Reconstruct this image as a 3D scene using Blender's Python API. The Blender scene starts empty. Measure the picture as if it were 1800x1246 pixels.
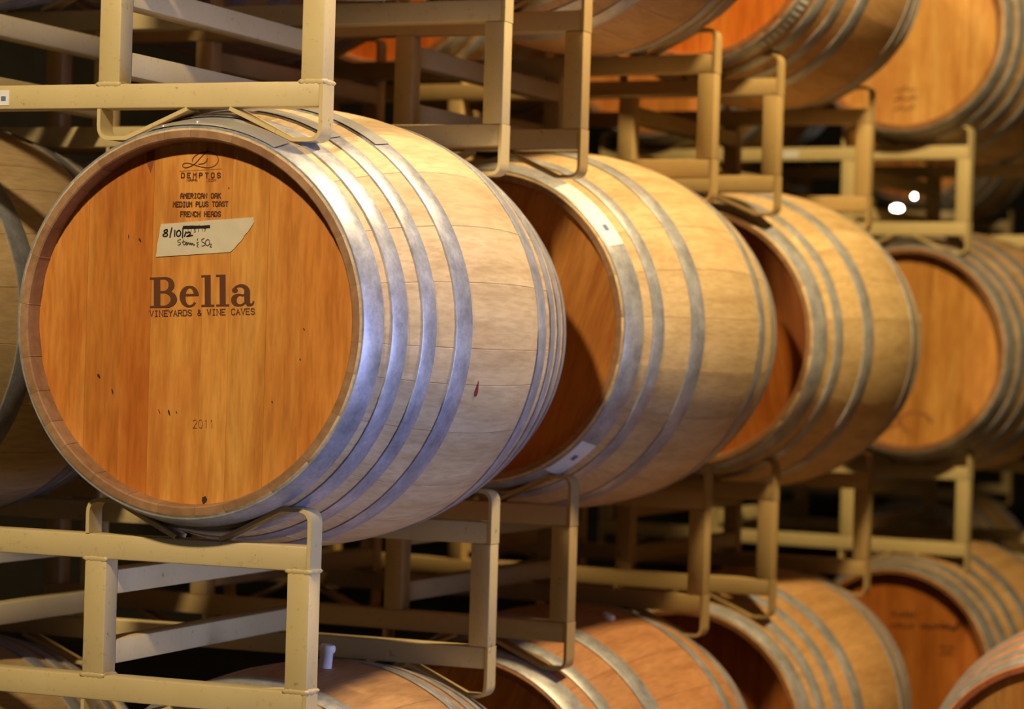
import bpy, bmesh, math, random
from mathutils import Vector, Matrix
random.seed(11)
SC = bpy.context.scene
COL = SC.collection
PI = math.pi

# ------------------------------------------------------------------ camera
CAM_F, CAM_W = 4578.2, 1800.0
CAM_LOC = Vector((1.9268, -3.4508, -0.0269))
YAW, PITCH, ROLL = 0.3841, -0.0018, 0.0282
fw = Vector((-math.sin(YAW) * math.cos(PITCH), math.cos(YAW) * math.cos(PITCH), math.sin(PITCH)))
rt = fw.cross(Vector((0, 0, 1))).normalized()
up = rt.cross(fw)
r2 = math.cos(ROLL) * rt + math.sin(ROLL) * up
cam_u = -math.sin(ROLL) * rt + math.cos(ROLL) * up
cd = bpy.data.cameras.new('camera')
cam = bpy.data.objects.new('camera', cd)
COL.objects.link(cam)
M3 = Matrix((r2, cam_u, -fw)).transposed()
cam.matrix_world = Matrix.Translation(CAM_LOC) @ M3.to_4x4()
cd.sensor_width = 36.0
cd.lens = CAM_F / CAM_W * 36.0
cd.clip_start = 0.05
cd.clip_end = 100
cd.dof.use_dof = True
cd.dof.focus_distance = 3.98
cd.dof.aperture_fstop = cd.lens / 1000 / 0.0225
SC.camera = cam

# ------------------------------------------------------------------ world, lamps, exposure
SC.view_settings.view_transform = 'Standard'
SC.view_settings.look = 'None'
SC.view_settings.exposure = 0.22
SC.view_settings.gamma = 1.0
SC.view_settings.use_curve_mapping = False
W = bpy.data.worlds.new('world')
SC.world = W
W.use_nodes = True
W.node_tree.nodes['Background'].inputs[0].default_value = (0.55, 0.62, 0.9, 1)
W.node_tree.nodes['Background'].inputs[1].default_value = 0.008


def lamp(name, loc, power, colour, radius=0.08):
    d = bpy.data.lights.new(name, 'POINT')
    d.energy = power
    d.color = colour
    d.shadow_soft_size = radius
    o = bpy.data.objects.new(name, d)
    o.location = loc
    COL.objects.link(o)
    return o


# ceiling lamp in front of the row, another in the side aisle, plus an added cool light at right as assumed daylight (no opening there)
lamp('aisle_lamp_light', (0.50, -2.65, 2.28), 450, (1.0, 0.79, 0.48), 0.09)
lamp('side_aisle_lamp_light', (1.45, 1.35, 2.30), 430, (1.0, 0.73, 0.35), 0.12)
ad = bpy.data.lights.new('added_cool_daylight', 'AREA')
ad.shape = 'RECTANGLE'
ad.size, ad.size_y = 1.6, 2.0
ad.energy = 12
ad.spread = math.radians(42)
ad.color = (0.45, 0.53, 1.0)
ao = bpy.data.objects.new('added_cool_daylight', ad)
ao.location = (4.6, 0.35, -0.75)
ao.rotation_euler = (Vector((0.2, -0.25, -0.25)) - ao.location).to_track_quat('-Z', 'Y').to_euler()
COL.objects.link(ao)


# ------------------------------------------------------------------ materials
def mat(name):
    m = bpy.data.materials.new(name)
    m.use_nodes = True
    nt = m.node_tree
    b = nt.nodes['Principled BSDF']
    return m, nt, b


def node(nt, t, **kw):
    n = nt.nodes.new(t)
    for k, v in kw.items():
        if k.startswith('i_'):
            n.inputs[k[2:].replace('_', ' ')].default_value = v
        else:
            setattr(n, k, v)
    return n


def ramp(nt, fac, stops):
    r = nt.nodes.new('ShaderNodeValToRGB')
    e = r.color_ramp.elements
    while len(e) < len(stops):
        e.new(0.5)
    for k, (p, c) in enumerate(stops):
        e[k].position = p
        e[k].color = (*c, 1) if len(c) == 3 else c
    nt.links.new(fac, r.inputs[0])
    return r.outputs[0]


def noise(nt, vec, scale, detail=4, rough=0.55):
    n = node(nt, 'ShaderNodeTexNoise')
    n.inputs['Scale'].default_value = scale
    n.inputs['Detail'].default_value = detail
    n.inputs['Roughness'].default_value = rough
    nt.links.new(vec, n.inputs['Vector'])
    return n.outputs['Fac']


def mapping(nt, scale, src=None, loc=None):
    mp = node(nt, 'ShaderNodeMapping')
    mp.inputs['Scale'].default_value = scale
    if loc is not None:
        nt.links.new(loc, mp.inputs['Location'])
    if src is None:
        src = node(nt, 'ShaderNodeTexCoord').outputs['Object']
    nt.links.new(src, mp.inputs['Vector'])
    return mp.outputs[0]


def mix(nt, mode, fac, a, b):
    n = node(nt, 'ShaderNodeMix', data_type='RGBA', blend_type=mode)
    for sock, v in ((n.inputs[0], fac), (n.inputs[6], a), (n.inputs[7], b)):
        if hasattr(v, 'node'):
            nt.links.new(v, sock)
        elif isinstance(v, (int, float)):
            sock.default_value = v
        else:
            sock.default_value = (*v, 1)
    return n.outputs[2]


def bump(nt, b, h, strength, dist=0.002):
    bp = node(nt, 'ShaderNodeBump')
    bp.inputs['Strength'].default_value = strength
    bp.inputs['Distance'].default_value = dist
    nt.links.new(h, bp.inputs['Height'])
    nt.links.new(bp.outputs[0], b.inputs['Normal'])


def wood(name, c_dark, c_mid, c_light, stretch, rough, stain, stain_amt, coat=0.0):
    """oak: grain along the stretched axis, tone differs piece by piece, tinted by the object's own colour"""
    m, nt, b = mat(name)
    oi = node(nt, 'ShaderNodeObjectInfo')
    rnd = oi.outputs['Random']
    comb = node(nt, 'ShaderNodeCombineXYZ')
    mul = node(nt, 'ShaderNodeMath', operation='MULTIPLY')
    mul.inputs[1].default_value = 37.0
    nt.links.new(rnd, mul.inputs[0])
    for k in range(3):
        nt.links.new(mul.outputs[0], comb.inputs[k])
    v = mapping(nt, stretch, loc=comb.outputs[0])
    g = noise(nt, v, 1.0, 7, 0.62)
    col = ramp(nt, g, [(0.30, c_dark), (0.5, c_mid), (0.72, c_light)])
    fine = noise(nt, mapping(nt, tuple(s * 6 for s in stretch), loc=comb.outputs[0]), 1.0, 3)
    col = mix(nt, 'MULTIPLY', 0.45, col, ramp(nt, fine, [(0.35, (0.62, 0.58, 0.52)), (0.6, (1, 1, 1))]))
    tone = ramp(nt, rnd, [(0.0, (0.88, 0.86, 0.83)), (0.5, (0.97, 0.96, 0.95)), (1.0, (1.05, 1.05, 1.04))])
    col = mix(nt, 'MULTIPLY', 1.0, col, tone)
    big = noise(nt, mapping(nt, (5, 5, 5)), 1.0, 5, 0.6)
    col = mix(nt, 'MIX', ramp(nt, big, [(0.56, (0, 0, 0)), (0.74, (stain_amt,) * 3)]), col, stain)
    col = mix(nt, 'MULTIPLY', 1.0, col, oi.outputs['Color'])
    nt.links.new(col, b.inputs['Base Color'])
    b.inputs['Roughness'].default_value = rough
    b.inputs['Specular IOR Level'].default_value = 0.35
    if coat:
        b.inputs['Coat Weight'].default_value = coat
        b.inputs['Coat Roughness'].default_value = 0.3
    bump(nt, b, g, 0.12, 0.001)
    return m


M_STAVE = wood('oak_stave', (0.50, 0.355, 0.195), (0.62, 0.47, 0.275), (0.70, 0.555, 0.345), (26, 3.0, 26), 0.55,
               (0.40, 0.20, 0.10), 0.30)
M_HEAD = wood('oak_head', (0.46, 0.16, 0.030), (0.62, 0.262, 0.055), (0.72, 0.36, 0.095), (26, 26, 3.2), 0.42,
              (0.48, 0.13, 0.025), 0.45, 0.12)
M_CHIME = wood('oak_chime', (0.26, 0.135, 0.065), (0.34, 0.19, 0.10), (0.42, 0.25, 0.14), (14, 14, 14), 0.6,
               (0.30, 0.10, 0.06), 0.4)


def metal_mat():
    m, nt, b = mat('galvanised_hoop')
    v = mapping(nt, (1, 1, 1))
    n1 = noise(nt, v, 22, 6, 0.65)
    n2 = noise(nt, v, 160, 3)
    c = ramp(nt, n1, [(0.30, (0.30, 0.30, 0.31)), (0.55, (0.46, 0.46, 0.47)), (0.75, (0.60, 0.60, 0.61))])
    c = mix(nt, 'MULTIPLY', 0.35, c, ramp(nt, n2, [(0.35, (0.55, 0.55, 0.56)), (0.6, (1, 1, 1))]))
    oi = node(nt, 'ShaderNodeObjectInfo')
    c = mix(nt, 'MULTIPLY', 1.0, c, oi.outputs['Color'])
    nt.links.new(c, b.inputs['Base Color'])
    b.inputs['Metallic'].default_value = 0.40
    rr = node(nt, 'ShaderNodeMapRange')
    rr.inputs['To Min'].default_value = 0.30
    rr.inputs['To Max'].default_value = 0.55
    nt.links.new(n1, rr.inputs['Value'])
    nt.links.new(rr.outputs[0], b.inputs['Roughness'])
    return m


M_HOOP = metal_mat()


def paint_mat():
    m, nt, b = mat('beige_rack_paint')
    g = node(nt, 'ShaderNodeNewGeometry').outputs['Position']
    n0 = noise(nt, g, 6, 4)
    c = ramp(nt, n0, [(0.3, (0.56, 0.44, 0.215)), (0.7, (0.64, 0.51, 0.265))])
    n1 = noise(nt, g, 38, 7, 0.75)
    c = mix(nt, 'MIX', ramp(nt, n1, [(0.63, (0, 0, 0)), (0.70, (0.85, 0.85, 0.85))]), c, (0.17, 0.065, 0.025))
    n2 = noise(nt, g, 90, 5, 0.7)
    c = mix(nt, 'MULTIPLY', 0.5, c, ramp(nt, n2, [(0.28, (0.55, 0.5, 0.42)), (0.42, (1, 1, 1))]))
    oi = node(nt, 'ShaderNodeObjectInfo')
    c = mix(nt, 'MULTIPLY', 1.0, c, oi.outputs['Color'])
    nt.links.new(c, b.inputs['Base Color'])
    b.inputs['Roughness'].default_value = 0.42
    bump(nt, b, n2, 0.08, 0.001)
    return m


M_PAINT = paint_mat()


def plain(name, colour, rough=0.6, metallic=0.0):
    m, nt, b = mat(name)
    n = noise(nt, mapping(nt, (60, 60, 60)), 1.0, 3)
    c = mix(nt, 'MULTIPLY', 0.35, colour, ramp(nt, n, [(0.3, (0.75, 0.75, 0.75)), (0.7, (1, 1, 1))]))
    nt.links.new(c, b.inputs['Base Color'])
    b.inputs['Roughness'].default_value = rough
    b.inputs['Metallic'].default_value = metallic
    return m


M_BURN = plain('burnt_brand', (0.105, 0.030, 0.010), 0.7)
M_BURN2 = plain('faint_brand', (0.27, 0.085, 0.018), 0.7)
M_INK = plain('black_marker', (0.012, 0.011, 0.012), 0.5)
M_INK2 = plain('thin_pen', (0.05, 0.045, 0.04), 0.5)
M_TAPE = plain('masking_tape', (0.62, 0.55, 0.42), 0.75)
M_PAPER = plain('white_paper', (0.80, 0.80, 0.78), 0.7)
M_BLUE = plain('blue_print', (0.10, 0.16, 0.36), 0.7)
M_WINE = plain('wine_drip', (0.30, 0.020, 0.022), 0.45)
M_BUNG = plain('white_silicone', (0.80, 0.80, 0.80), 0.45)
M_RIVET = plain('rivet_steel', (0.75, 0.75, 0.76), 0.28, 0.7)
M_DARK = plain('dark_stain', (0.035, 0.02, 0.012), 0.7)


def rock_mat(name, a, b_, scale):
    m, nt, b = mat(name)
    g = node(nt, 'ShaderNodeNewGeometry').outputs['Position']
    n = noise(nt, g, scale, 8, 0.6)
    c = ramp(nt, n, [(0.3, a), (0.7, b_)])
    nt.links.new(c, b.inputs['Base Color'])
    b.inputs['Roughness'].default_value = 0.85
    bump(nt, b, n, 0.6, 0.05)
    return m


M_ROCK = rock_mat('cave_shotcrete', (0.020, 0.016, 0.012), (0.05, 0.04, 0.03), 2.5)
M_FLOOR = rock_mat('concrete_floor', (0.040, 0.036, 0.032), (0.075, 0.068, 0.06), 3.0)


# ------------------------------------------------------------------ helpers
def mesh_from(name, verts, faces, material, sharp=None):
    me = bpy.data.meshes.new(name)
    me.from_pydata(verts, [], faces)
    me.materials.append(material)
    if sharp is not None:
        me.shade_smooth()
        me.set_sharp_from_angle(angle=math.radians(sharp))
    me.update()
    return me


def from_bm(name, bm, material, sharp=None):
    bmesh.ops.recalc_face_normals(bm, faces=bm.faces)
    me = bpy.data.meshes.new(name)
    bm.to_mesh(me)
    bm.free()
    me.materials.append(material)
    if sharp is not None:
        me.shade_smooth()
        me.set_sharp_from_angle(angle=math.radians(sharp))
    return me


def put(name, me, parent=None, colour=None, loc=None):
    o = bpy.data.objects.new(name, me)
    COL.objects.link(o)
    if parent is not None:
        o.parent = parent
    if loc is not None:
        o.location = loc
    if colour is not None:
        o.color = (*colour, 1)
    return o


def thing(name, label, cat, group=None):
    o = bpy.data.objects.new(name, None)
    o.empty_display_size = 0.1
    COL.objects.link(o)
    o['label'] = label
    o['category'] = cat
    if group:
        o['group'] = group
    return o


def struct(name, me):
    o = put(name, me)
    o['kind'] = 'structure'
    return o


def box_me(name, x0, x1, y0, y1, z0, z1, material, bev=0.003, seg=2):
    bm = bmesh.new()
    bmesh.ops.create_cube(bm, size=1)
    for v in bm.verts:
        v.co = Vector(((x0 + x1) / 2 + v.co.x * (x1 - x0), (y0 + y1) / 2 + v.co.y * (y1 - y0), (z0 + z1) / 2 + v.co.z * (z1 - z0)))
    if bev:
        bmesh.ops.bevel(bm, geom=list(bm.edges), offset=bev, segments=seg, affect='EDGES', profile=0.5)
    return from_bm(name, bm, material, 40)


# ------------------------------------------------------------------ the cave
FLOOR_Z = -1.285


def grid_plane(name, fn, nu, nv, material):
    v = [fn(i / nu, j / nv) for j in range(nv + 1) for i in range(nu + 1)]
    f = [(j * (nu + 1) + i, j * (nu + 1) + i + 1, (j + 1) * (nu + 1) + i + 1, (j + 1) * (nu + 1) + i) for j in range(nv) for i in range(nu)]
    return mesh_from(name, v, f, material, 180)


X0, X1, Y0, Y1 = -4.6, 6.2, -7.0, 19.0
struct('floor', grid_plane('floor', lambda u, v: (X0 - 0.3 + u * (X1 - X0 + 0.6), Y0 + v * (Y1 - Y0), FLOOR_Z + 0.0), 20, 40, M_FLOOR))


def vault(u, v):
    a = PI * (1 - u)
    cx, rx = (X0 + X1) / 2, (X1 - X0) / 2
    return (cx + rx * math.cos(a), Y0 + v * (Y1 - Y0), 1.1 + 2.6 * math.sin(a) + 0.05 * math.sin(13 * u + 9 * v))


struct('ceiling', grid_plane('ceiling', vault, 40, 40, M_ROCK))
struct('wall_left', grid_plane('wall_left', lambda u, v: (X0 - 0.02 * math.sin(40 * v), Y0 + v * (Y1 - Y0), FLOOR_Z - 0.05 + u * 2.5), 10, 40, M_ROCK))
struct('wall_right', grid_plane('wall_right', lambda u, v: (X1 + 0.02 * math.sin(40 * v), Y0 + v * (Y1 - Y0), FLOOR_Z - 0.05 + u * 2.5), 10, 40, M_ROCK))
struct('wall_back', grid_plane('wall_back', lambda u, v: (X0 - 0.2 + u * (X1 - X0 + 0.4), Y1, FLOOR_Z - 0.05 + v * 5.2), 20, 10, M_ROCK))

# ------------------------------------------------------------------ barrel rack
T = 0.0381           # square tube
HB = 0.1945          # half the width of one cradle
RH = 0.2566          # rails bottom to top
RD = 0.7083          # front frame to back frame
SP = 0.79            # spacing of the two barrels on one rack
XL = -SP             # centre of the second cradle


def fillet(path, radii):
    out = []
    n = len(path)
    for i, p in enumerate(path):
        p = Vector(p)
        if i in (0, n - 1) or radii[i] <= 0:
            out.append(p)
            continue
        a = (Vector(path[i - 1]) - p)
        b = (Vector(path[i + 1]) - p)
        la, lb = a.length, b.length
        a.normalize()
        b.normalize()
        ang = a.angle(b)
        d = min(radii[i] / math.tan(ang / 2), la * 0.48, lb * 0.48)
        s, e = p + a * d, p + b * d
        for k in range(6):
            t = k / 5
            out.append(s.lerp(p, t).lerp(p.lerp(e, t), t))
    return out


def strap_me(name, path, radii, w=T, th=0.006):
    """flat bar bent in the x-z plane, as wide (in y) as the tube"""
    pts = fillet(path, radii)
    L_, R_ = [], []
    for i, p in enumerate(pts):
        d = (pts[min(i + 1, len(pts) - 1)] - pts[max(i - 1, 0)]).normalized()
        nrm = Vector((-d.y, d.x))
        L_.append(p + nrm * th / 2)
        R_.append(p - nrm * th / 2)
    v, f = [], []
    for i in range(len(pts)):
        for q in (L_[i], R_[i]):
            v.append((q.x, 0, q.y))
            v.append((q.x, w, q.y))
    for i in range(len(pts) - 1):
        a, b = 4 * i, 4 * i + 4
        for p, q in ((0, 1), (1, 3), (3, 2), (2, 0)):
            f.append((a + p, a + q, b + q, b + p))
    f.append((0, 1, 3, 2))
    e = 4 * (len(pts) - 1)
    f.append((e + 2, e + 3, e + 1, e))
    bm = bmesh.new()
    bv = [bm.verts.new(c) for c in v]
    for q in f:
        bm.faces.new([bv[k] for k in q])
    return from_bm(name, bm, M_PAINT, 35)


def strap_set():
    e = HB - 0.003
    top_out = [(e, -T), (e, 0.0535), (0.143, 0.0535), (0.040, 0.0025)]
    top_in = [(-e, 0.0005), (-e, 0.0525), (-0.143, 0.0525), (-0.038, 0.0025)]
    bot_out = [(e, T), (e, -0.0495), (0.145, -0.0495), (0.037, -0.0015)]
    bot_in = [(-e, -0.0005), (-e, -0.0460), (-0.143, -0.0460), (-0.036, -0.0015)]
    r = [0, 0.02, 0.012, 0]
    flip = lambda p: [(-x, z) for x, z in p]
    return {('R', 't'): [strap_me('cradle_strap', top_out, r), strap_me('cradle_strap', top_in, r)],
            ('R', 'b'): [strap_me('cradle_strap', bot_out, r), strap_me('cradle_strap', bot_in, r)],
            ('L', 't'): [strap_me('cradle_strap', flip(top_out), r), strap_me('cradle_strap', flip(top_in), r)],
            ('L', 'b'): [strap_me('cradle_strap', flip(bot_out), r), strap_me('cradle_strap', flip(bot_in), r)]}


STRAPS = strap_set()
RAIL = box_me('rail', XL - HB + 0.006, HB - 0.006, 0, T, 0, T, M_PAINT)
POST = box_me('post', 0, T, 0, T, T, RH - T, M_PAINT)
TUBE = box_me('fork_tube', 0, T, T, RD, 0, T, M_PAINT)


def bead_me():
    """weld bead round a tube end"""
    v, f = [], []
    random.seed(3)
    ring = []
    n = 10
    for k in range(4):
        for i in range(n):
            t = i / n
            ring.append([(t, 0), (1, t), (1 - t, 1), (0, 1 - t)][k])
    for j, (o, h) in enumerate(((0.0, -0.004), (0.0024, 0.0), (0.0, 0.0035))):
        for (a, b) in ring:
            w = o * (0.6 + 0.7 * random.random())
            v.append((T / 2 + (a - 0.5) * (T + 2 * w), T / 2 + (b - 0.5) * (T + 2 * w), h * (0.7 + 0.6 * random.random())))
    m = len(ring)
    for j in range(2):
        for i in range(m):
            f.append((j * m + i, j * m + (i + 1) % m, (j + 1) * m + (i + 1) % m, (j + 1) * m + i))
    return mesh_from('weld_bead', v, f, M_PAINT, 180)


BEAD = bead_me()


def rack(label, corner, psi, base_z, tint=(1, 1, 1), beads=False):
    t = thing('barrel_rack', label, 'barrel rack', 'painted steel barrel racks')
    ex = Vector((math.cos(psi), -math.sin(psi), 0))
    t.location = Vector((corner[0], corner[1], base_z)) - ex * HB
    t.rotation_euler = (0, 0, -psi)
    for y in (0, RD):
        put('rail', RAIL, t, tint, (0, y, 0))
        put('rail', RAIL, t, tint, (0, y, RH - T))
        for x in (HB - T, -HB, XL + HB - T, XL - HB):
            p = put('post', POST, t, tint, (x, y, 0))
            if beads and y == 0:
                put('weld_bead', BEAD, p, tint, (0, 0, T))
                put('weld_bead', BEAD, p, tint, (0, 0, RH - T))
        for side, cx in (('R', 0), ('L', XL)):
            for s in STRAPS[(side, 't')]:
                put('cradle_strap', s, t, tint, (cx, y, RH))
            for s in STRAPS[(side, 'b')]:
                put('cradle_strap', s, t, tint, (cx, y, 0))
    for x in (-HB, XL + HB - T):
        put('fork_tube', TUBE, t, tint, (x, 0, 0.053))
        put('fork_tube', TUBE, t, tint, (x, 0, 0.162))
    return t


# ------------------------------------------------------------------ barrel
BL, RR, RB = 0.8366, 0.2933, 0.3600
CHT, CHD = 0.0180, 0.030     # chime thickness, depth of the head behind the rim


def R(y):
    return RB - (RB - RR) * abs(2 * y / BL - 1) ** 2


def stave_profile():
    p = [(CHD + 0.012, RR - CHT - 0.002), (0.002, RR - CHT + 0.002), (0.0, RR - CHT + 0.004), (0.0, RR - 0.003), (0.003, R(0.003))]
    n = 18
    half = list(p)
    mid = [(BL * k / n, R(BL * k / n)) for k in range(1, n)]
    back = [(BL - y, r) for y, r in reversed(p)]
    return half + mid + back


PROFILE = stave_profile()
NST = 27
random.seed(5)
ws = [random.uniform(0.7, 1.35) for _ in range(NST)]
tot = sum(ws)
EDGES = [0.0]
for w_ in ws:
    EDGES.append(EDGES[-1] + w_ / tot * 2 * PI)


def stave_me(a0, a1):
    rows = []
    eps = 0.0030
    n = 3
    angs = [(a0 + 0.0004, -0.0006), (a0 + eps, 0)] + [(a0 + eps + (a1 - a0 - 2 * eps) * k / n, 0) for k in range(1, n)] + [(a1 - eps, 0), (a1 - 0.0004, -0.0006)]
    v, f = [], []
    m = len(angs)
    for (y, r) in PROFILE:
        for (a, d) in angs:
            v.append(((r + d) * math.sin(a), y, (r + d) * math.cos(a)))
    for j in range(len(PROFILE) - 1):
        for i in range(m - 1):
            f.append((j * m + i, j * m + i + 1, (j + 1) * m + i + 1, (j + 1) * m + i))
    me = mesh_from('stave', v, f, M_STAVE, 30)
    me.materials.append(M_CHIME)
    ne = 3
    for p in me.polygons:
        j = p.index // (m - 1)
        if j < ne or j >= len(PROFILE) - 1 - ne:
            p.material_index = 1
    return me


STAVES = [stave_me(EDGES[k], EDGES[k + 1]) for k in range(NST)]


def hoop_me(name, y0, y1, th=0.0026, n=120):
    prof = [(y0, R(y0) - 0.001), (y0, R(y0) + th * 0.8), (y0 + 0.0012, R(y0 + 0.0012) + th), (0.5 * (y0 + y1), R(0.5 * (y0 + y1)) + th * 0.9),
            (y1 - 0.0012, R(y1 - 0.0012) + th), (y1, R(y1) + th * 0.8), (y1, R(y1) - 0.001)]
    v, f = [], []
    m = len(prof)
    for i in range(n):
        a = 2 * PI * i / n
        for y, r in prof:
            v.append((r * math.sin(a), y, r * math.cos(a)))
    for i in range(n):
        for j in range(m - 1):
            a, b = i * m, ((i + 1) % n) * m
            f.append((a + j, a + j + 1, b + j + 1, b + j))
    me = mesh_from(name, v, f, M_HOOP, 40)
    return me


def mirror(h):
    return [(BL - b, BL - a) for a, b in h]


HA = [(0.0025, 0.0448), (0.064, 0.0996), (0.136, 0.171), (0.2264, 0.2745)]
HAb = [(0.556, 0.604), (0.640, 0.676), (0.708, 0.744), (0.788, BL - 0.0025)]
HBk = [(0.0035, 0.055), (0.085, 0.118), (0.214, 0.264)]
HOOPS = {'A': [hoop_me('hoop', a, b) for a, b in HA + HAb], 'B': [hoop_me('hoop', a, b) for a, b in HBk + mirror(HBk)]}

RHD = RR - CHT - 0.0005


def board_me(x0, x1, y, rh=RHD, th=0.014):
    """one vertical board of a barrel head, cut to the circle"""
    n = 10
    g = 0.0001
    x0, x1 = x0 + g, x1 - g
    x0, x1 = max(x0, -rh * 0.999), min(x1, rh * 0.999)
    top = [(x0 + (x1 - x0) * k / n) for k in range(n + 1)]
    out = [(x, math.sqrt(max(rh * rh - x * x, 0))) for x in top] + [(x, -math.sqrt(max(rh * rh - x * x, 0))) for x in reversed(top)]
    m = len(out)
    v = [(x, y, z) for x, z in out] + [(x, y + th, z) for x, z in out]
    f = [tuple(range(m)), tuple(range(2 * m - 1, m - 1, -1))]
    f += [(i, i + m, (i + 1) % m + m, (i + 1) % m) for i in range(m)]
    bm = bmesh.new()
    bv = [bm.verts.new(c) for c in v]
    for q in f:
        bm.faces.new([bv[k] for k in q])
    return from_bm('head_board', bm, M_HEAD)


BX = [-RHD, -0.190, -0.128, -0.077, 0.012, 0.058, 0.121, 0.178, RHD]
random.seed(8)
BOARDS = [board_me(BX[k], BX[k + 1], CHD + random.uniform(0, 0.0004)) for k in range(len(BX) - 1)]
HEADY = CHD                 # front face of the boards
BACK_HEAD = board_me(-RHD, RHD, BL - CHD - 0.014)
BACK_HEAD.name = 'back_head'


def bung_me(tall):
    prof = [(0.0, tall), (0.011, tall), (0.0135, tall - 0.004), (0.0135, tall - 0.010), (0.0105, tall - 0.014), (0.0115, -0.004), (0.0, -0.004)]
    v, f = [], []
    n = 20
    for r, z in prof:
        for i in range(n):
            a = 2 * PI * i / n
            v.append((r * math.cos(a), r * math.sin(a), z))
    for j in range(len(prof) - 1):
        for i in range(n):
            f.append((j * n + i, j * n + (i + 1) % n, (j + 1) * n + (i + 1) % n, (j + 1) * n + i))
    return mesh_from('bung', v, f, M_BUNG, 50)


BUNG_TALL = bung_me(0.040)
BUNG_LOW = bung_me(0.012)


def place_barrel(t, X, Y, psi, z, roll=0.0):
    fwd = Vector((math.sin(psi), math.cos(psi), 0))
    t.location = Vector((X, Y, z))
    t.rotation_euler = (Matrix.Rotation(-psi, 3, 'Z') @ Matrix.Rotation(roll, 3, 'Y')).to_euler()


def barrel(label, kind, X, Y, psi, z, roll=0.0, stave_tint=(1, 1, 1), head_tint=(1, 1, 1), hoop_tint=(1, 1, 1), twist=0, bung=None, board_tints=None):
    t = thing('wine_barrel', label, 'barrel', 'oak wine barrels on the racks')
    place_barrel(t, X, Y, psi, z, roll)
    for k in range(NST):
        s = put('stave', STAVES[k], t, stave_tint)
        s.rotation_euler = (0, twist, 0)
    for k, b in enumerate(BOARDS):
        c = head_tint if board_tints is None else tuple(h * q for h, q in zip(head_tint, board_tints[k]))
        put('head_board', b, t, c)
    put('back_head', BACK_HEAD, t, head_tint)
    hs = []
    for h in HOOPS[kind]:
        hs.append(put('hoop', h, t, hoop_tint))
    if bung is not None:
        o = put('bung', bung, t, (1, 1, 1), (0, BL / 2, RB - 0.002))
        o['label'] = 'white silicone bung'
    t['hoops'] = 0
    del t['hoops']
    return t, hs


# ---- surface patches on hoops and heads
def hoop_patch(name, y0, y1, a0, a1, material, lift=0.0034, n=14):
    """thin curved sheet stuck round a hoop; angles measured from +x towards +z"""
    v, f = [], []
    for i in range(n + 1):
        a = a0 + (a1 - a0) * i / n
        for y in (y0, y1):
            r = R(y) + lift
            v.append((r * math.cos(a), y, r * math.sin(a)))
    for i in range(n):
        f.append((2 * i, 2 * i + 1, 2 * i + 3, 2 * i + 2))
    bm = bmesh.new()
    bv = [bm.verts.new(c) for c in v]
    for q in f:
        bm.faces.new([bv[k] for k in q])
    me = from_bm(name, bm, material, 180)
    return me


class Ink:
    """flat print on a head: polygons in the (x, z) plane of the head"""
    def __init__(self):
        self.v, self.f, self.lay, self.n = [], [], [], 0

    def quadstrip(self, L_, R_):
        b = len(self.v)
        for p, q in zip(L_, R_):
            self.v += [p, q]
        for i in range(len(L_) - 1):
            self.f.append((b + 2 * i, b + 2 * i + 1, b + 2 * i + 3, b + 2 * i + 2))
            self.lay.append(self.n % 9)
        self.n += 1

    def stroke(self, pts, w, tf=lambda p: p, cap=True):
        pts = [Vector(p) for p in pts]
        if not isinstance(w, (list, tuple)):
            w = [w] * len(pts)
        if cap:
            d = (pts[1] - pts[0])
            if d.length > 1e-9:
                pts[0] = pts[0] - d.normalized() * w[0] * 0.35
            d = (pts[-1] - pts[-2])
            if d.length > 1e-9:
                pts[-1] = pts[-1] + d.normalized() * w[-1] * 0.35
        L_, R_ = [], []
        n = len(pts)
        for i in range(n):
            a = pts[i] - pts[i - 1] if i > 0 else pts[1] - pts[0]
            b = pts[i + 1] - pts[i] if i < n - 1 else a
            a = a.normalized() if a.length > 1e-9 else b.normalized()
            b = b.normalized() if b.length > 1e-9 else a
            d = (a + b)
            d = d.normalized() if d.length > 1e-6 else a
            nr = Vector((-d.y, d.x))
            c = max(0.5, abs(nr.dot(Vector((-a.y, a.x)))))
            k = w[i] / 2 / c
            L_.append(tf(pts[i] + nr * k))
            R_.append(tf(pts[i] - nr * k))
        self.quadstrip(L_, R_)

    def poly(self, pts, tf=lambda p: p):
        b = len(self.v)
        self.v += [tf(Vector(p)) for p in pts]
        self.f.append(tuple(range(b, b + len(pts))))
        self.lay.append(self.n % 9)
        self.n += 1

    def rect(self, x0, x1, z0, z1, tf):
        self.poly([(x0, z0), (x1, z0), (x1, z1), (x0, z1)], tf)

    def mesh(self, name, material, y):
        v = [(p[0], y, p[1]) for p in self.v]
        for k, q in enumerate(self.f):
            for i in q:
                v[i] = (v[i][0], y - self.lay[k] * 3e-5, v[i][2])
        bm = bmesh.new()
        bv = [bm.verts.new(c) for c in v]
        for q in self.f:
            try:
                bm.faces.new([bv[k] for k in q])
            except ValueError:
                pass
        for fc in bm.faces:
            fc.normal_update()
            if fc.normal.y > 0:
                fc.normal_flip()
        me = bpy.data.meshes.new(name)
        bm.to_mesh(me)
        bm.free()
        me.materials.append(material)
        return me


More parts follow.
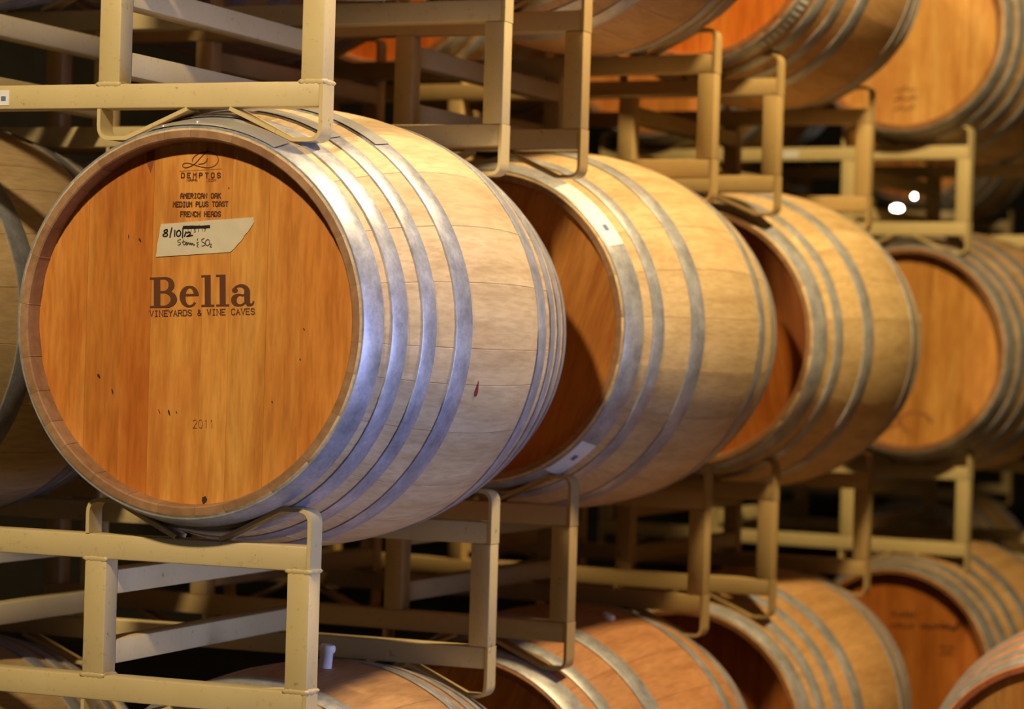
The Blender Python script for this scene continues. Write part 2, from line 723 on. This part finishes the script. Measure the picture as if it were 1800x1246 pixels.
FONT = {
    'A': [[(0, 0), (0, 4), (1, 6), (3, 6), (4, 4), (4, 0)], [(0, 2.6), (4, 2.6)]],
    'B': [[(0, 0), (0, 6), (3, 6), (4, 5), (4, 4), (3, 3), (0, 3)], [(3, 3), (4, 2), (4, 1), (3, 0), (0, 0)]],
    'C': [[(4, 5), (3, 6), (1, 6), (0, 5), (0, 1), (1, 0), (3, 0), (4, 1)]],
    'D': [[(0, 0), (0, 6), (2.8, 6), (4, 4.8), (4, 1.2), (2.8, 0), (0, 0)]],
    'E': [[(4, 6), (0, 6), (0, 0), (4, 0)], [(0, 3), (3, 3)]],
    'F': [[(4, 6), (0, 6), (0, 0)], [(0, 3), (3, 3)]],
    'H': [[(0, 0), (0, 6)], [(4, 0), (4, 6)], [(0, 3), (4, 3)]],
    'I': [[(2, 0), (2, 6)], [(0.8, 6), (3.2, 6)], [(0.8, 0), (3.2, 0)]],
    'K': [[(0, 0), (0, 6)], [(4, 6), (0.2, 2.8)], [(1.4, 3.6), (4, 0)]],
    'L': [[(0, 6), (0, 0), (4, 0)]],
    'M': [[(0, 0), (0, 6), (2, 3), (4, 6), (4, 0)]],
    'N': [[(0, 0), (0, 6), (4, 0), (4, 6)]],
    'O': [[(1, 0), (0, 1), (0, 5), (1, 6), (3, 6), (4, 5), (4, 1), (3, 0), (1, 0)]],
    'P': [[(0, 0), (0, 6), (3, 6), (4, 5), (4, 4), (3, 3), (0, 3)]],
    'R': [[(0, 0), (0, 6), (3, 6), (4, 5), (4, 4), (3, 3), (0, 3)], [(2, 3), (4, 0)]],
    'S': [[(4, 5), (3, 6), (1, 6), (0, 5), (0, 4), (1, 3.1), (3, 2.9), (4, 2), (4, 1), (3, 0), (1, 0), (0, 1)]],
    'T': [[(0, 6), (4, 6)], [(2, 6), (2, 0)]],
    'U': [[(0, 6), (0, 1), (1, 0), (3, 0), (4, 1), (4, 6)]],
    'V': [[(0, 6), (2, 0), (4, 6)]],
    'W': [[(0, 6), (1, 0), (2, 4), (3, 0), (4, 6)]],
    'Y': [[(0, 6), (2, 3), (4, 6)], [(2, 3), (2, 0)]],
    '&': [[(4, 0), (0.8, 4.6), (1, 5.7), (2, 6), (2.8, 5.2), (2.4, 4), (0.4, 2.2), (0, 1), (1, 0), (2.4, 0), (4, 2.4)]],
    '0': [[(1, 0), (0, 1.5), (0, 4.5), (1, 6), (3, 6), (4, 4.5), (4, 1.5), (3, 0), (1, 0)]],
    '1': [[(1, 5), (2.2, 6), (2.2, 0)]],
    '2': [[(0, 5), (1, 6), (3, 6), (4, 5), (4, 4), (0, 0), (4, 0)]],
    '.': [[(1.8, 0), (2.2, 0.3)]],
    ' ': [],
}
SERIF = {'V': [(0, 6), (4, 6)], 'I': [], 'N': [(0, 0), (0, 6), (4, 6)], 'E': [(0, 6), (0, 0)], 'Y': [(0, 6), (4, 6), (2, 0)], 'A': [(0, 0), (4, 0)],
         'R': [(0, 0), (0, 6), (4, 0)], 'D': [(0, 0), (0, 6)], 'W': [(0, 6), (4, 6)]}
POINTED_A = [[(0, 0), (2, 6), (4, 0)], [(0.8, 2.2), (3.2, 2.2)]]


def write_line(ink, text, x0, z0, x1, z1, h, weight, serif=False, gap=1.9):
    """stroke lettering from (x0,z0) to (x1,z1), cap height h"""
    n = len(text)
    unit = 1.0 / (n * 4 + (n - 1) * gap)
    d = Vector((x1 - x0, z1 - z0))
    per = Vector((-d.y, d.x)).normalized()
    tf = lambda p: Vector((x0, z0)) + d * p.x + per * p.y
    wr = d.length
    for i, c in enumerate(text):
        ox = i * (4 + gap)
        strokes = POINTED_A if (serif and c == 'A') else FONT[c]
        # build in metric space to keep stroke width even
        conv = lambda q: Vector(((ox + q[0]) * unit * wr, q[1] / 6 * h))
        tf2 = lambda p: Vector((x0, z0)) + d.normalized() * p.x + per * p.y
        for s in strokes:
            ink.stroke([conv(q) for q in s], weight, tf2)
        if serif:
            for q in SERIF.get(c, []):
                c0 = conv(q)
                ink.stroke([c0 + Vector((-0.10 * h, 0)), c0 + Vector((0.10 * h, 0))], weight * 0.6, tf2)


def arc(cx, cz, rx, rz, a0, a1, n=18):
    return [(cx + rx * math.cos(math.radians(a0 + (a1 - a0) * k / n)), cz + rz * math.sin(math.radians(a0 + (a1 - a0) * k / n))) for k in range(n + 1)]


def bella(ink, tf):
    # B
    ink.rect(0.13, 0.335, 0, 1, tf)
    ink.rect(0, 0.50, 0, 0.065, tf)
    ink.rect(0, 0.50, 0.935, 1, tf)
    for cz, rz, rx, cx, th in ((0.742, 0.225, 0.245, 0.46, 0.19), (0.2725, 0.240, 0.315, 0.46, 0.21)):
        a = arc(cx, cz, rx, rz, 90, -90, 24)
        w = [0.066 + (th - 0.066) * math.cos(math.radians(90 - 180 * k / 24)) ** 1.5 for k in range(25)]
        ink.stroke([(0.30, cz + rz)] + a + [(0.30, cz - rz)], [0.066] + w + [0.066], tf, cap=False)
    # e
    cx, cz, rx, rz = 1.285, 0.345, 0.225, 0.315
    n = 40
    a = arc(cx, cz, rx, rz, 8, 322, n)
    w = []
    for k in range(n + 1):
        ang = math.radians(8 + 314 * k / n)
        c = math.cos(ang)
        w.append(0.065 + (0.125 if c < 0 else (0.10 if ang < PI else 0.0)) * abs(c) ** 1.4)
    ink.stroke(a, w, tf, cap=False)
    ink.rect(1.10, 1.575, 0.365, 0.43, tf)
    # l l
    for o in (0, 0.475):
        ink.rect(1.775 + o, 1.965 + o, 0, 1.03, tf)
        ink.rect(1.665 + o, 2.075 + o, 0, 0.065, tf)
        ink.rect(1.665 + o, 1.80 + o, 0.965, 1.03, tf)
    # a
    a = arc(2.905, 0.47, 0.215, 0.19, 165, 0, 18)
    w = [0.075 + 0.11 * max(0.0, (k - 6) / 12) for k in range(19)]
    ink.stroke(a + [(3.12, 0.14), (3.17, 0.05), (3.24, 0.03), (3.30, 0.06), (3.325, 0.15)], w + [0.185, 0.14, 0.075, 0.06, 0.05], tf, cap=False)
    ink.poly(arc(2.735, 0.515, 0.095, 0.085, 0, 330, 11), tf)
    a = arc(2.885, 0.195, 0.185, 0.170, 60, 315, 26)
    w = [0.06 + 0.12 * max(0.0, -math.cos(math.radians(60 + 255 * k / 26))) ** 1.3 for k in range(27)]
    ink.stroke([(3.10, 0.385)] + a + [(3.08, 0.135)], [0.06] + w + [0.06], tf, cap=False)


# ------------------------------------------------------------------ the stacks
UB, LB = 0.3296, -0.5865
C1, C2, C3, C4 = 'nearest stack', 'second stack', 'third stack', 'far stack'

rack('beige steel rack with rusty specks resting on top of the lettered foreground barrel', (0.192, 0.056), 0.0, UB, (1, 1, 1), True)
rack('beige steel rack that the lettered foreground barrel lies on', (0.196, 0.0495), 0.0, LB, (1, 1, 1), True)
rack('shaded brown-looking rack on top of the second barrel, right behind the lettered foreground barrel', (0.238, 1.035), 0.040, UB + 0.0155, (0.78, 0.68, 0.56))  # same beige paint; the tint puts the shade on this rack into its colour
rack('shade-darkened rack under the second barrel, between the two nearest lower barrels', (0.214, 1.10), 0.055, LB + 0.0145, (0.80, 0.70, 0.58))  # shade between the stacks painted in by the darker tint
rack('rack on the third middle barrel, holding the orange-headed upper barrel', (0.274, 2.195), 0.045, UB + 0.0145, (0.78, 0.68, 0.56))  # tint darkens the beige paint to stand in for shade
rack('rack under the third middle barrel, above the lower barrel with shiny hoops', (0.262, 2.285), 0.060, LB + 0.0135, (0.80, 0.70, 0.58))  # shade tinted into the paint here as well
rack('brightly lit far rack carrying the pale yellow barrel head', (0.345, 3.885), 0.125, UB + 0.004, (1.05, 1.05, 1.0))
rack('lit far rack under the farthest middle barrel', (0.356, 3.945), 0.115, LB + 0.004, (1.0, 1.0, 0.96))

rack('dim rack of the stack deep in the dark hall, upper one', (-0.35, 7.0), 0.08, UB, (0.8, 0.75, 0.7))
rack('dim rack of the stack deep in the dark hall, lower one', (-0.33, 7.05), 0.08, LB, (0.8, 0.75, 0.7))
WHITE = (1, 1, 1)
amber = (1.0, 1.0, 1.0)
bt = [(0.98, 0.86, 0.75), (0.95, 0.84, 0.72), (0.97, 0.78, 0.62), (1.08, 1.12, 1.1), (1.10, 1.16, 1.2), (1.08, 1.14, 1.15), (1.0, 0.95, 0.9), (0.98, 0.88, 0.8)]
LZ = LB - UB        # one level

m1, m1h = barrel('sharp foreground barrel with burnt lettering and masking tape on its amber head', 'A', 0, 0, 0, 0, board_tints=bt, hoop_tint=(0.95, 0.98, 1.10))
m2, m2h = barrel('pale barrel with white paper labels on its wide end hoop, behind the lettered foreground barrel', 'B', 0.0285, 1.0785, 0.0569, 0.0155, roll=0.3, stave_tint=(1.02, 0.97, 0.85), head_tint=(0.92, 0.85, 0.75), twist=0.4)
m3, m3h = barrel('middle barrel with shade-darkened reddish head, third along the row', 'B', 0.0734, 2.2142, 0.0615, 0.0145, roll=-0.2, stave_tint=(1.02, 0.95, 0.78), head_tint=(0.72, 0.52, 0.40), twist=1.1)  # head tint paints in the dim light on this head
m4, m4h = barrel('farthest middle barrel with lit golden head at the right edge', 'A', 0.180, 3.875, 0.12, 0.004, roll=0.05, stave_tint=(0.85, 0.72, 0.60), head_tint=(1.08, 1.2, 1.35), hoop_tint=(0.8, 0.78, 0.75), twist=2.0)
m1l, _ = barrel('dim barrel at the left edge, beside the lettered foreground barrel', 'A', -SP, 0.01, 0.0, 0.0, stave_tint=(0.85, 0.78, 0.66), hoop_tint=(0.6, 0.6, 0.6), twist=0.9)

u1, _ = barrel('upper barrel resting on the rack above the lettered foreground barrel', 'A', 0.0, 0.01, 0.0, -LZ, twist=0.3)
u1l, _ = barrel('upper barrel beside the one above the lettered foreground barrel', 'A', -SP, 0.01, 0.0, -LZ, twist=1.3)
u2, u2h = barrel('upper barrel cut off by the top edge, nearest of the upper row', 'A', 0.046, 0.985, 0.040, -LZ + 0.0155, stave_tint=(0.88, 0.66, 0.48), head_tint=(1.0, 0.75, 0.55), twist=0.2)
u3, u3h = barrel('upper barrel with bright orange head and white marks on its end hoop', 'A', 0.082, 2.14, 0.045, -LZ + 0.0145, stave_tint=(0.92, 0.70, 0.50), head_tint=(1.05, 0.72, 0.45), twist=0.7)
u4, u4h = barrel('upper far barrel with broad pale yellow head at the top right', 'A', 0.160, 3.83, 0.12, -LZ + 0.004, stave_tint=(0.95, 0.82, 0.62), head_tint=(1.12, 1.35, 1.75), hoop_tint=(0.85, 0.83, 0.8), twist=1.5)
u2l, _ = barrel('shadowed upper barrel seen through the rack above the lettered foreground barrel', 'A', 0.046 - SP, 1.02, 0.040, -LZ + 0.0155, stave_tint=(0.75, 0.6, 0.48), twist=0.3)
u3l, _ = barrel('upper barrel with red-orange head glimpsed between the dark rack posts', 'A', 0.082 - SP, 2.18, 0.045, -LZ + 0.0145, stave_tint=(0.85, 0.68, 0.5), head_tint=(1.05, 0.62, 0.38), twist=1.9)
u4l, _ = barrel('upper far barrel with orange head seen through the rack of the third stack', 'A', 0.160 - SP, 3.93, 0.12, -LZ + 0.004, stave_tint=(0.85, 0.7, 0.5), head_tint=(1.1, 1.0, 0.95), twist=0.8)

b1, b1h = barrel('lower barrel with a white bung, under the rack of the lettered foreground barrel', 'A', 0.005, 0.0, 0.0, LZ, roll=0.115, stave_tint=(0.76, 0.56, 0.45), twist=1.2, bung=BUNG_TALL)  # stave tint: pinkish wine-stained wood, also toned down for the shade
b2, b2h = barrel('lower wine-stained barrel under the second rack, cut off at the bottom', 'B', 0.02, 1.065, 0.055, LZ + 0.0145, roll=0.33, stave_tint=(0.78, 0.48, 0.34), twist=0.1, bung=BUNG_LOW)  # wine stain and some shade both go into this stave tint
b3, b3h = barrel('lower barrel with four gleaming hoops at the bottom right', 'A', 0.068, 2.245, 0.06, LZ + 0.0135, stave_tint=(0.92, 0.68, 0.46), head_tint=(0.85, 0.6, 0.42), twist=0.5)
b4, b4h = barrel('lower far barrel with rusty orange head and dark smudged stamps', 'A', 0.170, 3.85, 0.115, LZ + 0.004, stave_tint=(0.92, 0.72, 0.5), head_tint=(0.85, 0.62, 0.45), hoop_tint=(0.8, 0.78, 0.76), twist=1.6)
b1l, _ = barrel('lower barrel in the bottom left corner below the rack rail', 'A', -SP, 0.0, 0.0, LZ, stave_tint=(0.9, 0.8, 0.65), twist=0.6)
b5, b5h = barrel('red-rimmed barrel lying in the aisle at the bottom right corner', 'A', 1.016, 1.79, 0.06, LZ + 0.004, stave_tint=(1.0, 0.55, 0.42), head_tint=(1, 1, 1), twist=0.2)

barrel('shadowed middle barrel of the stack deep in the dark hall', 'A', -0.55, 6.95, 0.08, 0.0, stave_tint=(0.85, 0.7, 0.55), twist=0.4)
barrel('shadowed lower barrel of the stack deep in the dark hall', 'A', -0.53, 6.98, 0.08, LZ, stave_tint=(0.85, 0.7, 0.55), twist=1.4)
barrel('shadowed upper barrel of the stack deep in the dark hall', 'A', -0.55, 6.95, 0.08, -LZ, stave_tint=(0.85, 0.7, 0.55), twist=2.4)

# ------------------------------------------------------------------ print on the Bella barrel
PY = HEADY - 0.0005
bx, bz, brot = -0.0783, 0.0215, 0.0385
sx, sz = 0.178 / 3.325, 0.0465


def tfb(p):
    x, z = p.x * sx, p.y * sz
    return Vector((bx + x * math.cos(brot) - z * math.sin(brot), bz + x * math.sin(brot) + z * math.cos(brot)))


ink = Ink()
bella(ink, tfb)
o = put('brand_lettering', ink.mesh('brand_lettering', M_BURN, PY), m1)
o['label'] = 'dark burnt slab-serif brand name'
ink = Ink()
write_line(ink, 'VINEYARDS & WINE CAVES', -0.0779, 0.0085, 0.1015, 0.0157, 0.0085, 0.0014, True, 1.6)
put('lettering', ink.mesh('lettering', M_BURN, PY), m1)
ink = Ink()
write_line(ink, 'DEMPTOS', -0.0300, 0.2205, 0.0368, 0.2207, 0.0070, 0.0017, False, 4.2)
put('lettering', ink.mesh('lettering', M_BURN, PY), m1)
ink = Ink()
write_line(ink, 'NAPA   .COM', -0.0204, 0.2150, 0.0295, 0.2152, 0.0034, 0.0010, False, 2.0)
put('lettering', ink.mesh('lettering', M_BURN2, PY), m1)
for txt, xa, za, xb, zb in (('AMERICAN OAK', -0.0303, 0.1894, 0.0381, 0.1899), ('MEDIUM PLUS TOAST', -0.0427, 0.1763, 0.0510, 0.1775), ('FRENCH HEADS', -0.0295, 0.1617, 0.0389, 0.1623)):
    ink = Ink()
    write_line(ink, txt, xa, za, xb, zb, 0.0070, 0.00180, False, 1.9)
    put('lettering', ink.mesh('lettering', M_BURN, PY), m1)
ink = Ink()
write_line(ink, '2011', 0.0023, -0.1588, 0.0374, -0.1575, 0.0120, 0.0009, False, 2.0)
put('lettering', ink.mesh('lettering', M_BURN2, PY), m1)


def trace(u, v):
    """drawing grid of the tape and logo (about a quarter of a millimetre a step) to metres on the head"""
    px, py = 200 + u / 3.776, 240 + v / 3.776
    return Vector((-0.0783 + (px - 262) * 0.000975 - (541 - py) * 0.0000265, 0.0215 + (541 - py) * 0.000868 + (px - 262) * 0.000012))


def smooth(pts, n=6):
    out = []
    P_ = [Vector(p) for p in pts]
    for i in range(len(P_) - 1):
        p0, p1, p2, p3 = P_[max(i - 1, 0)], P_[i], P_[i + 1], P_[min(i + 2, len(P_) - 1)]
        for k in range(n):
            t = k / n
            out.append(0.5 * ((2 * p1) + (p2 - p0) * t + (2 * p0 - 5 * p1 + 4 * p2 - p3) * t * t + (3 * p1 - p0 - 3 * p2 + p3) * t ** 3))
    out.append(P_[-1])
    return out


def pen(ink, pts, w, curved=True):
    q = smooth(pts) if curved else [Vector(p) for p in pts]
    ink.stroke([trace(p.x, p.y) for p in q], w)


ink = Ink()
pen(ink, [(620, 97), (575, 140), (540, 178), (505, 200), (470, 208), (452, 196), (462, 180), (490, 178), (530, 190), (580, 205), (630, 210), (670, 195), (690, 165), (680, 130), (640, 108), (590, 108), (545, 125), (520, 150), (520, 168)], 0.0012)
pen(ink, [(618, 150), (612, 168), (590, 182), (560, 186)], 0.0012)
put('logo', ink.mesh('logo', M_BURN, PY), m1)
ink = Ink()
pen(ink, [(432, 231), (714, 219)], 0.0005, False)
put('logo_rule', ink.mesh('logo_rule', M_BURN2, PY), m1)

# masking tape: a thin sheet with a torn right end, and the writing on it
tp = [(310, 580), (420, 573), (620, 558), (800, 547), (923, 539), (926, 573), (908, 602), (885, 635), (868, 652), (845, 690), (820, 714), (795, 745), (770, 766), (600, 777), (430, 788), (275, 798), (281, 760), (284, 715), (292, 680), (299, 640), (304, 600)]
bm = bmesh.new()
fr = [bm.verts.new((*[trace(*p)[0]], HEADY - 0.0011, trace(*p)[1])) for p in tp]
bk = [bm.verts.new((trace(*p)[0], HEADY - 0.0001, trace(*p)[1])) for p in tp]
bm.faces.new(fr)
for i in range(len(tp)):
    j = (i + 1) % len(tp)
    bm.faces.new((fr[i], fr[j], bk[j], bk[i]))
tape = put('masking_tape', from_bm('masking_tape', bm, M_TAPE), m1)
tape['label'] = 'cream strip of masking tape with handwriting'
ink = Ink()
B_ = 0.0021
pen(ink, [(352, 617), (335, 622), (332, 632), (348, 640), (354, 652), (344, 662), (327, 660), (326, 650), (345, 638), (354, 626), (350, 616)], B_)
pen(ink, [(384, 605), (376, 640), (371, 668)], B_)
pen(ink, [(404, 622), (402, 662)], B_)
pen(ink, [(432, 622), (418, 632), (416, 652), (426, 662), (440, 652), (442, 632), (432, 622)], B_)
pen(ink, [(458, 606), (455, 670)], B_)
pen(ink, [(478, 632), (468, 662)], B_)
pen(ink, [(484, 640), (500, 634), (508, 642), (494, 658), (486, 662), (522, 655)], B_)
ink.stroke([trace(465, 603), trace(520, 601), trace(575, 601), trace(632, 598)], [0.0048, 0.0046, 0.0040, 0.0046])
put('handwriting', ink.mesh('handwriting', M_INK, HEADY - 0.0016), tape)
ink = Ink()
for s in ([(494, 612), (492, 630)], [(514, 612), (512, 632)], [(544, 614), (532, 614), (532, 622), (542, 625), (540, 634), (530, 634)], [(566, 585), (560, 632)], [(588, 612), (587, 630)], [(598, 612), (610, 612), (602, 630)]):
    pen(ink, s, 0.0007, False)
pen(ink, [(444, 682), (426, 688), (424, 698), (440, 704), (442, 714), (426, 720)], 0.0010)
pen(ink, [(462, 684), (458, 706), (464, 718), (472, 714)], 0.0010)
pen(ink, [(452, 700), (474, 696)], 0.0010, False)
pen(ink, [(474, 712), (486, 706), (484, 700), (476, 706), (478, 718), (490, 716)], 0.0012)
pen(ink, [(490, 714), (498, 704), (504, 716), (510, 706), (516, 718), (522, 708), (530, 720), (536, 716)], 0.0016)
pen(ink, [(556, 678), (554, 690)], 0.0011, False)
pen(ink, [(562, 700), (550, 706), (560, 714), (552, 726), (560, 734)], 0.0010)
pen(ink, [(600, 676), (584, 684), (586, 698), (604, 708), (602, 722), (584, 726)], 0.0012)
pen(ink, [(624, 682), (610, 694), (610, 714), (622, 724), (634, 712), (634, 692), (624, 682)], 0.0012)
pen(ink, [(638, 714), (646, 712), (646, 720), (638, 732), (650, 732)], 0.0009)
put('handwriting', ink.mesh('handwriting', M_INK2, HEADY - 0.0016), tape)

# dark flecks and a wine streak in the head
ink = Ink()
for x, z, l, w, s in ((-0.165, -0.085, 0.008, 0.004, -0.6), (-0.140, -0.108, 0.009, 0.0025, -0.3), (-0.040, -0.137, 0.010, 0.003, -0.3), (-0.057, -0.136, 0.008, 0.0015, -0.4), (-0.027, -0.136, 0.005, 0.0015, -0.4),
                      (-0.099, 0.125, 0.007, 0.003, -0.7), (-0.119, 0.130, 0.008, 0.0015, 0.0), (0.185, -0.005, 0.004, 0.002, -0.6), (0.180, -0.050, 0.003, 0.002, -0.6), (0.135, -0.115, 0.004, 0.002, 0), (0.052, 0.205, 0.003, 0.002, 0.2), (0.025, -0.267, 0.012, 0.009, 0.3)):
    d = Vector((math.sin(s), math.cos(s))) * l / 2
    c = Vector((x, z))
    ink.stroke([c - d, c - d * 0.3, c + d * 0.4, c + d], [w * 0.2, w * 0.9, w, w * 0.15], cap=False)
put('wood_fleck', ink.mesh('wood_fleck', M_DARK, PY), m1)['kind'] = 'stuff'
ink = Ink()
ink.poly([(-0.092, 0.262), (-0.078, 0.262), (-0.079, 0.245), (-0.084, 0.228), (-0.090, 0.240)])
put('wine_streak', ink.mesh('wine_streak', plain('old_wine_streak', (0.24, 0.06, 0.018), 0.6), PY), m1)


def drip(t, y, a, w, l, material):
    """a run of wine on the staves; a measured from +x towards +z"""
    v, f = [], []
    prof = [(0.0, 0.15), (0.2, 0.4), (0.45, 0.7), (0.7, 1.0), (0.85, 0.95), (0.95, 0.6), (1.0, 0.1)]
    for s, k in prof:
        aa = a - s * l / RB
        for q in (-0.5, 0, 0.5):
            yy = y + q * w * k + 0.004 * s
            r = R(yy) + 0.0008
            v.append((r * math.cos(aa), yy, r * math.sin(aa)))
    for i in range(len(prof) - 1):
        for j in range(2):
            f.append((3 * i + j, 3 * i + j + 1, 3 * i + j + 4, 3 * i + j + 3))
    bm = bmesh.new()
    bv = [bm.verts.new(c) for c in v]
    for q in f:
        bm.faces.new([bv[k] for k in q])
    return put('wine_drip', from_bm('wine_drip', bm, material, 180), t)


drip(m1, 0.318, math.radians(-12.5), 0.010, 0.026, M_WINE)

# hoop laps with rivets on top of the Bella barrel
bm = bmesh.new()
bmesh.ops.create_uvsphere(bm, u_segments=14, v_segments=8, radius=0.0058)
for v_ in bm.verts:
    v_.co.z *= 0.62
RIVET = from_bm('rivet', bm, M_RIVET, 180)


def rivet(h, y, adeg):
    a = math.radians(adeg)
    r = R(y) + 0.003
    o = put('rivet', RIVET, h, WHITE, (r * math.cos(a), y, r * math.sin(a)))
    o.rotation_euler = (0, PI / 2 - a, 0)


LAP = plain('hoop_lap_steel', (0.50, 0.50, 0.51), 0.38, 0.55)


def lap(h, y0, y1, a0, a1):
    me = hoop_patch('hoop_lap', y0 + 0.001, y1 - 0.001, math.radians(a0), math.radians(a1), LAP, 0.0046)
    put('hoop_lap', me, h)


lap(m1h[0], *HA[0], 62, 106)
rivet(m1h[0], 0.020, 101)
rivet(m1h[0], 0.022, 90)
lap(m1h[1], *HA[1], 78, 100)
rivet(m1h[1], 0.085, 92)
lap(m1h[2], *HA[2], 60, 84)
lap(m1h[3], *HA[3], 55, 80)

# paper labels on the second barrel's end hoop
for a0, a1 in ((31, 61), (-62, -44)):
    l_ = put('paper_label', hoop_patch('paper_label', 0.006, 0.052, math.radians(a0) + 0.3, math.radians(a1) + 0.3, M_PAPER), m2h[0])
    l_['label'] = 'white paper label stuck on the hoop'
    mid = a0 + 6 if a0 > 0 else a0 + 9
    put('label_print', hoop_patch('label_print', 0.024, 0.036, math.radians(mid) + 0.3, math.radians(mid + 2.6) + 0.3, M_BLUE, 0.0039, 4), l_)

# white painted marks on the upper barrel's end hoop, and stamps on the far heads
random.seed(21)
for k in range(9):
    a = math.radians(-32 - k * 3.1)
    put('painted_mark', hoop_patch('painted_mark', 0.010 + 0.004 * random.random(), 0.036 + 0.006 * random.random(), a, a - math.radians(1.9), M_PAPER, 0.0034, 3), u3h[0])


def stamp(t, x, z, s, material, seed, rows=2, name='stamp'):
    random.seed(seed)
    ink = Ink()
    for r_ in range(rows):
        xx = x - s
        while xx < x + s:
            w = s * random.uniform(0.15, 0.35)
            zz = z - r_ * s * 0.9
            ink.stroke([(xx, zz), (xx + w * 0.6, zz + s * random.uniform(-0.1, 0.5)), (xx + w, zz + s * 0.1)], s * 0.14)
            xx += w * 1.5
    put(name, ink.mesh(name, material, PY), t)


stamp(u4, -0.005, -0.175, 0.030, M_BURN2, 4, 3)
stamp(b4, 0.02, 0.155, 0.035, M_BURN, 6)
stamp(b4, 0.13, 0.130, 0.055, M_BURN, 7, 1)
stamp(b4, 0.15, 0.075, 0.020, M_BURN, 9, 2)
ink = Ink()
ink.stroke(arc(-0.06, -0.205, 0.045, 0.022, 0, 360, 20), 0.010)
ink.stroke(arc(0.035, -0.205, 0.045, 0.030, 10, 250, 20), 0.010)
put('brand_mark', ink.mesh('brand_mark', plain('pale_burn', (0.42, 0.16, 0.04), 0.7), PY), m4)
for t_, x_, z_ in ((m4, -0.01, 0.085), (u4, -0.02, 0.055)):
    ink = Ink()
    ink.poly([(x_ - 0.035, z_ - 0.02), (x_ + 0.035, z_ - 0.012), (x_ + 0.034, z_ + 0.018), (x_ - 0.035, z_ + 0.012)])
    put('paper_label', ink.mesh('paper_label', M_PAPER, PY), t_)


# stickers on rack rails
def sticker(rack_obj, x, z, w, h, mark):
    o = put('sticker', box_me('sticker', x - w / 2, x + w / 2, -0.0008, 0.0, z - h / 2, z + h / 2, M_PAPER, 0), rack_obj)
    o['label'] = 'white sticker on the rail'
    if mark:
        put('sticker_print', box_me('sticker_print', x + w * 0.26, x + w * 0.40, -0.0014, -0.0008, z - h * 0.2, z + h * 0.1, M_BLUE, 0), o)


racks = [o for o in COL.objects if o.name.startswith('barrel_rack')]
sticker(racks[0], -0.385, T * 0.48, 0.06, 0.024, True)
sticker(racks[6], -0.355, RH - T * 0.5, 0.05, 0.022, False)


# ------------------------------------------------------------------ far bulbs in the dark hall
def far_lamp(label, px, py, depth, rx, rz, power):
    d = fw * depth + r2 * ((px - 900) / CAM_F * depth) - cam_u * ((py - 623) / CAM_F * depth)
    t = thing('hall_lamp', label, 'lamp')
    t.location = CAM_LOC + d
    m, nt, b = mat('lit_bulb')
    b.inputs['Base Color'].default_value = (1, 1, 1, 1)
    b.inputs['Emission Color'].default_value = (1.0, 0.97, 0.86, 1)
    b.inputs['Emission Strength'].default_value = power
    bm = bmesh.new()
    bmesh.ops.create_uvsphere(bm, u_segments=16, v_segments=10, radius=1)
    for v in bm.verts:
        v.co = Vector((v.co.x * rx, v.co.y * rx, v.co.z * rz))
    put('bulb', from_bm('bulb', bm, m, 180), t)
    prof = [(0.3 * rx, rz * 0.7), (0.45 * rx, rz * 1.0), (0.45 * rx, rz * 1.9), (0.1 * rx, rz * 2.1)]
    v, f = [], []
    for r_, z in prof:
        for i in range(12):
            v.append((r_ * math.cos(i * PI / 6), r_ * math.sin(i * PI / 6), z))
    for j in range(3):
        for i in range(12):
            f.append((j * 12 + i, j * 12 + (i + 1) % 12, (j + 1) * 12 + (i + 1) % 12, (j + 1) * 12 + i))
    top = 1.1 + 2.6 * math.sqrt(max(0.0, 1 - ((t.location.x - (X0 + X1) / 2) / ((X1 - X0) / 2)) ** 2)) + 0.06 - t.location.z
    put('cord', box_me('cord', -0.0025, 0.0025, -0.0025, 0.0025, rz * 2.0, top, M_DARK, 0), t)
    put('socket', mesh_from('socket', v, f, M_DARK, 60), t)
    return t


far_lamp('small round glowing bulb far behind the lit rack', 1607, 345, 9.5, 0.006, 0.007, 60)
far_lamp('wider glowing bulb below the round one, far behind the lit rack', 1577, 366, 9.6, 0.020, 0.010, 30)
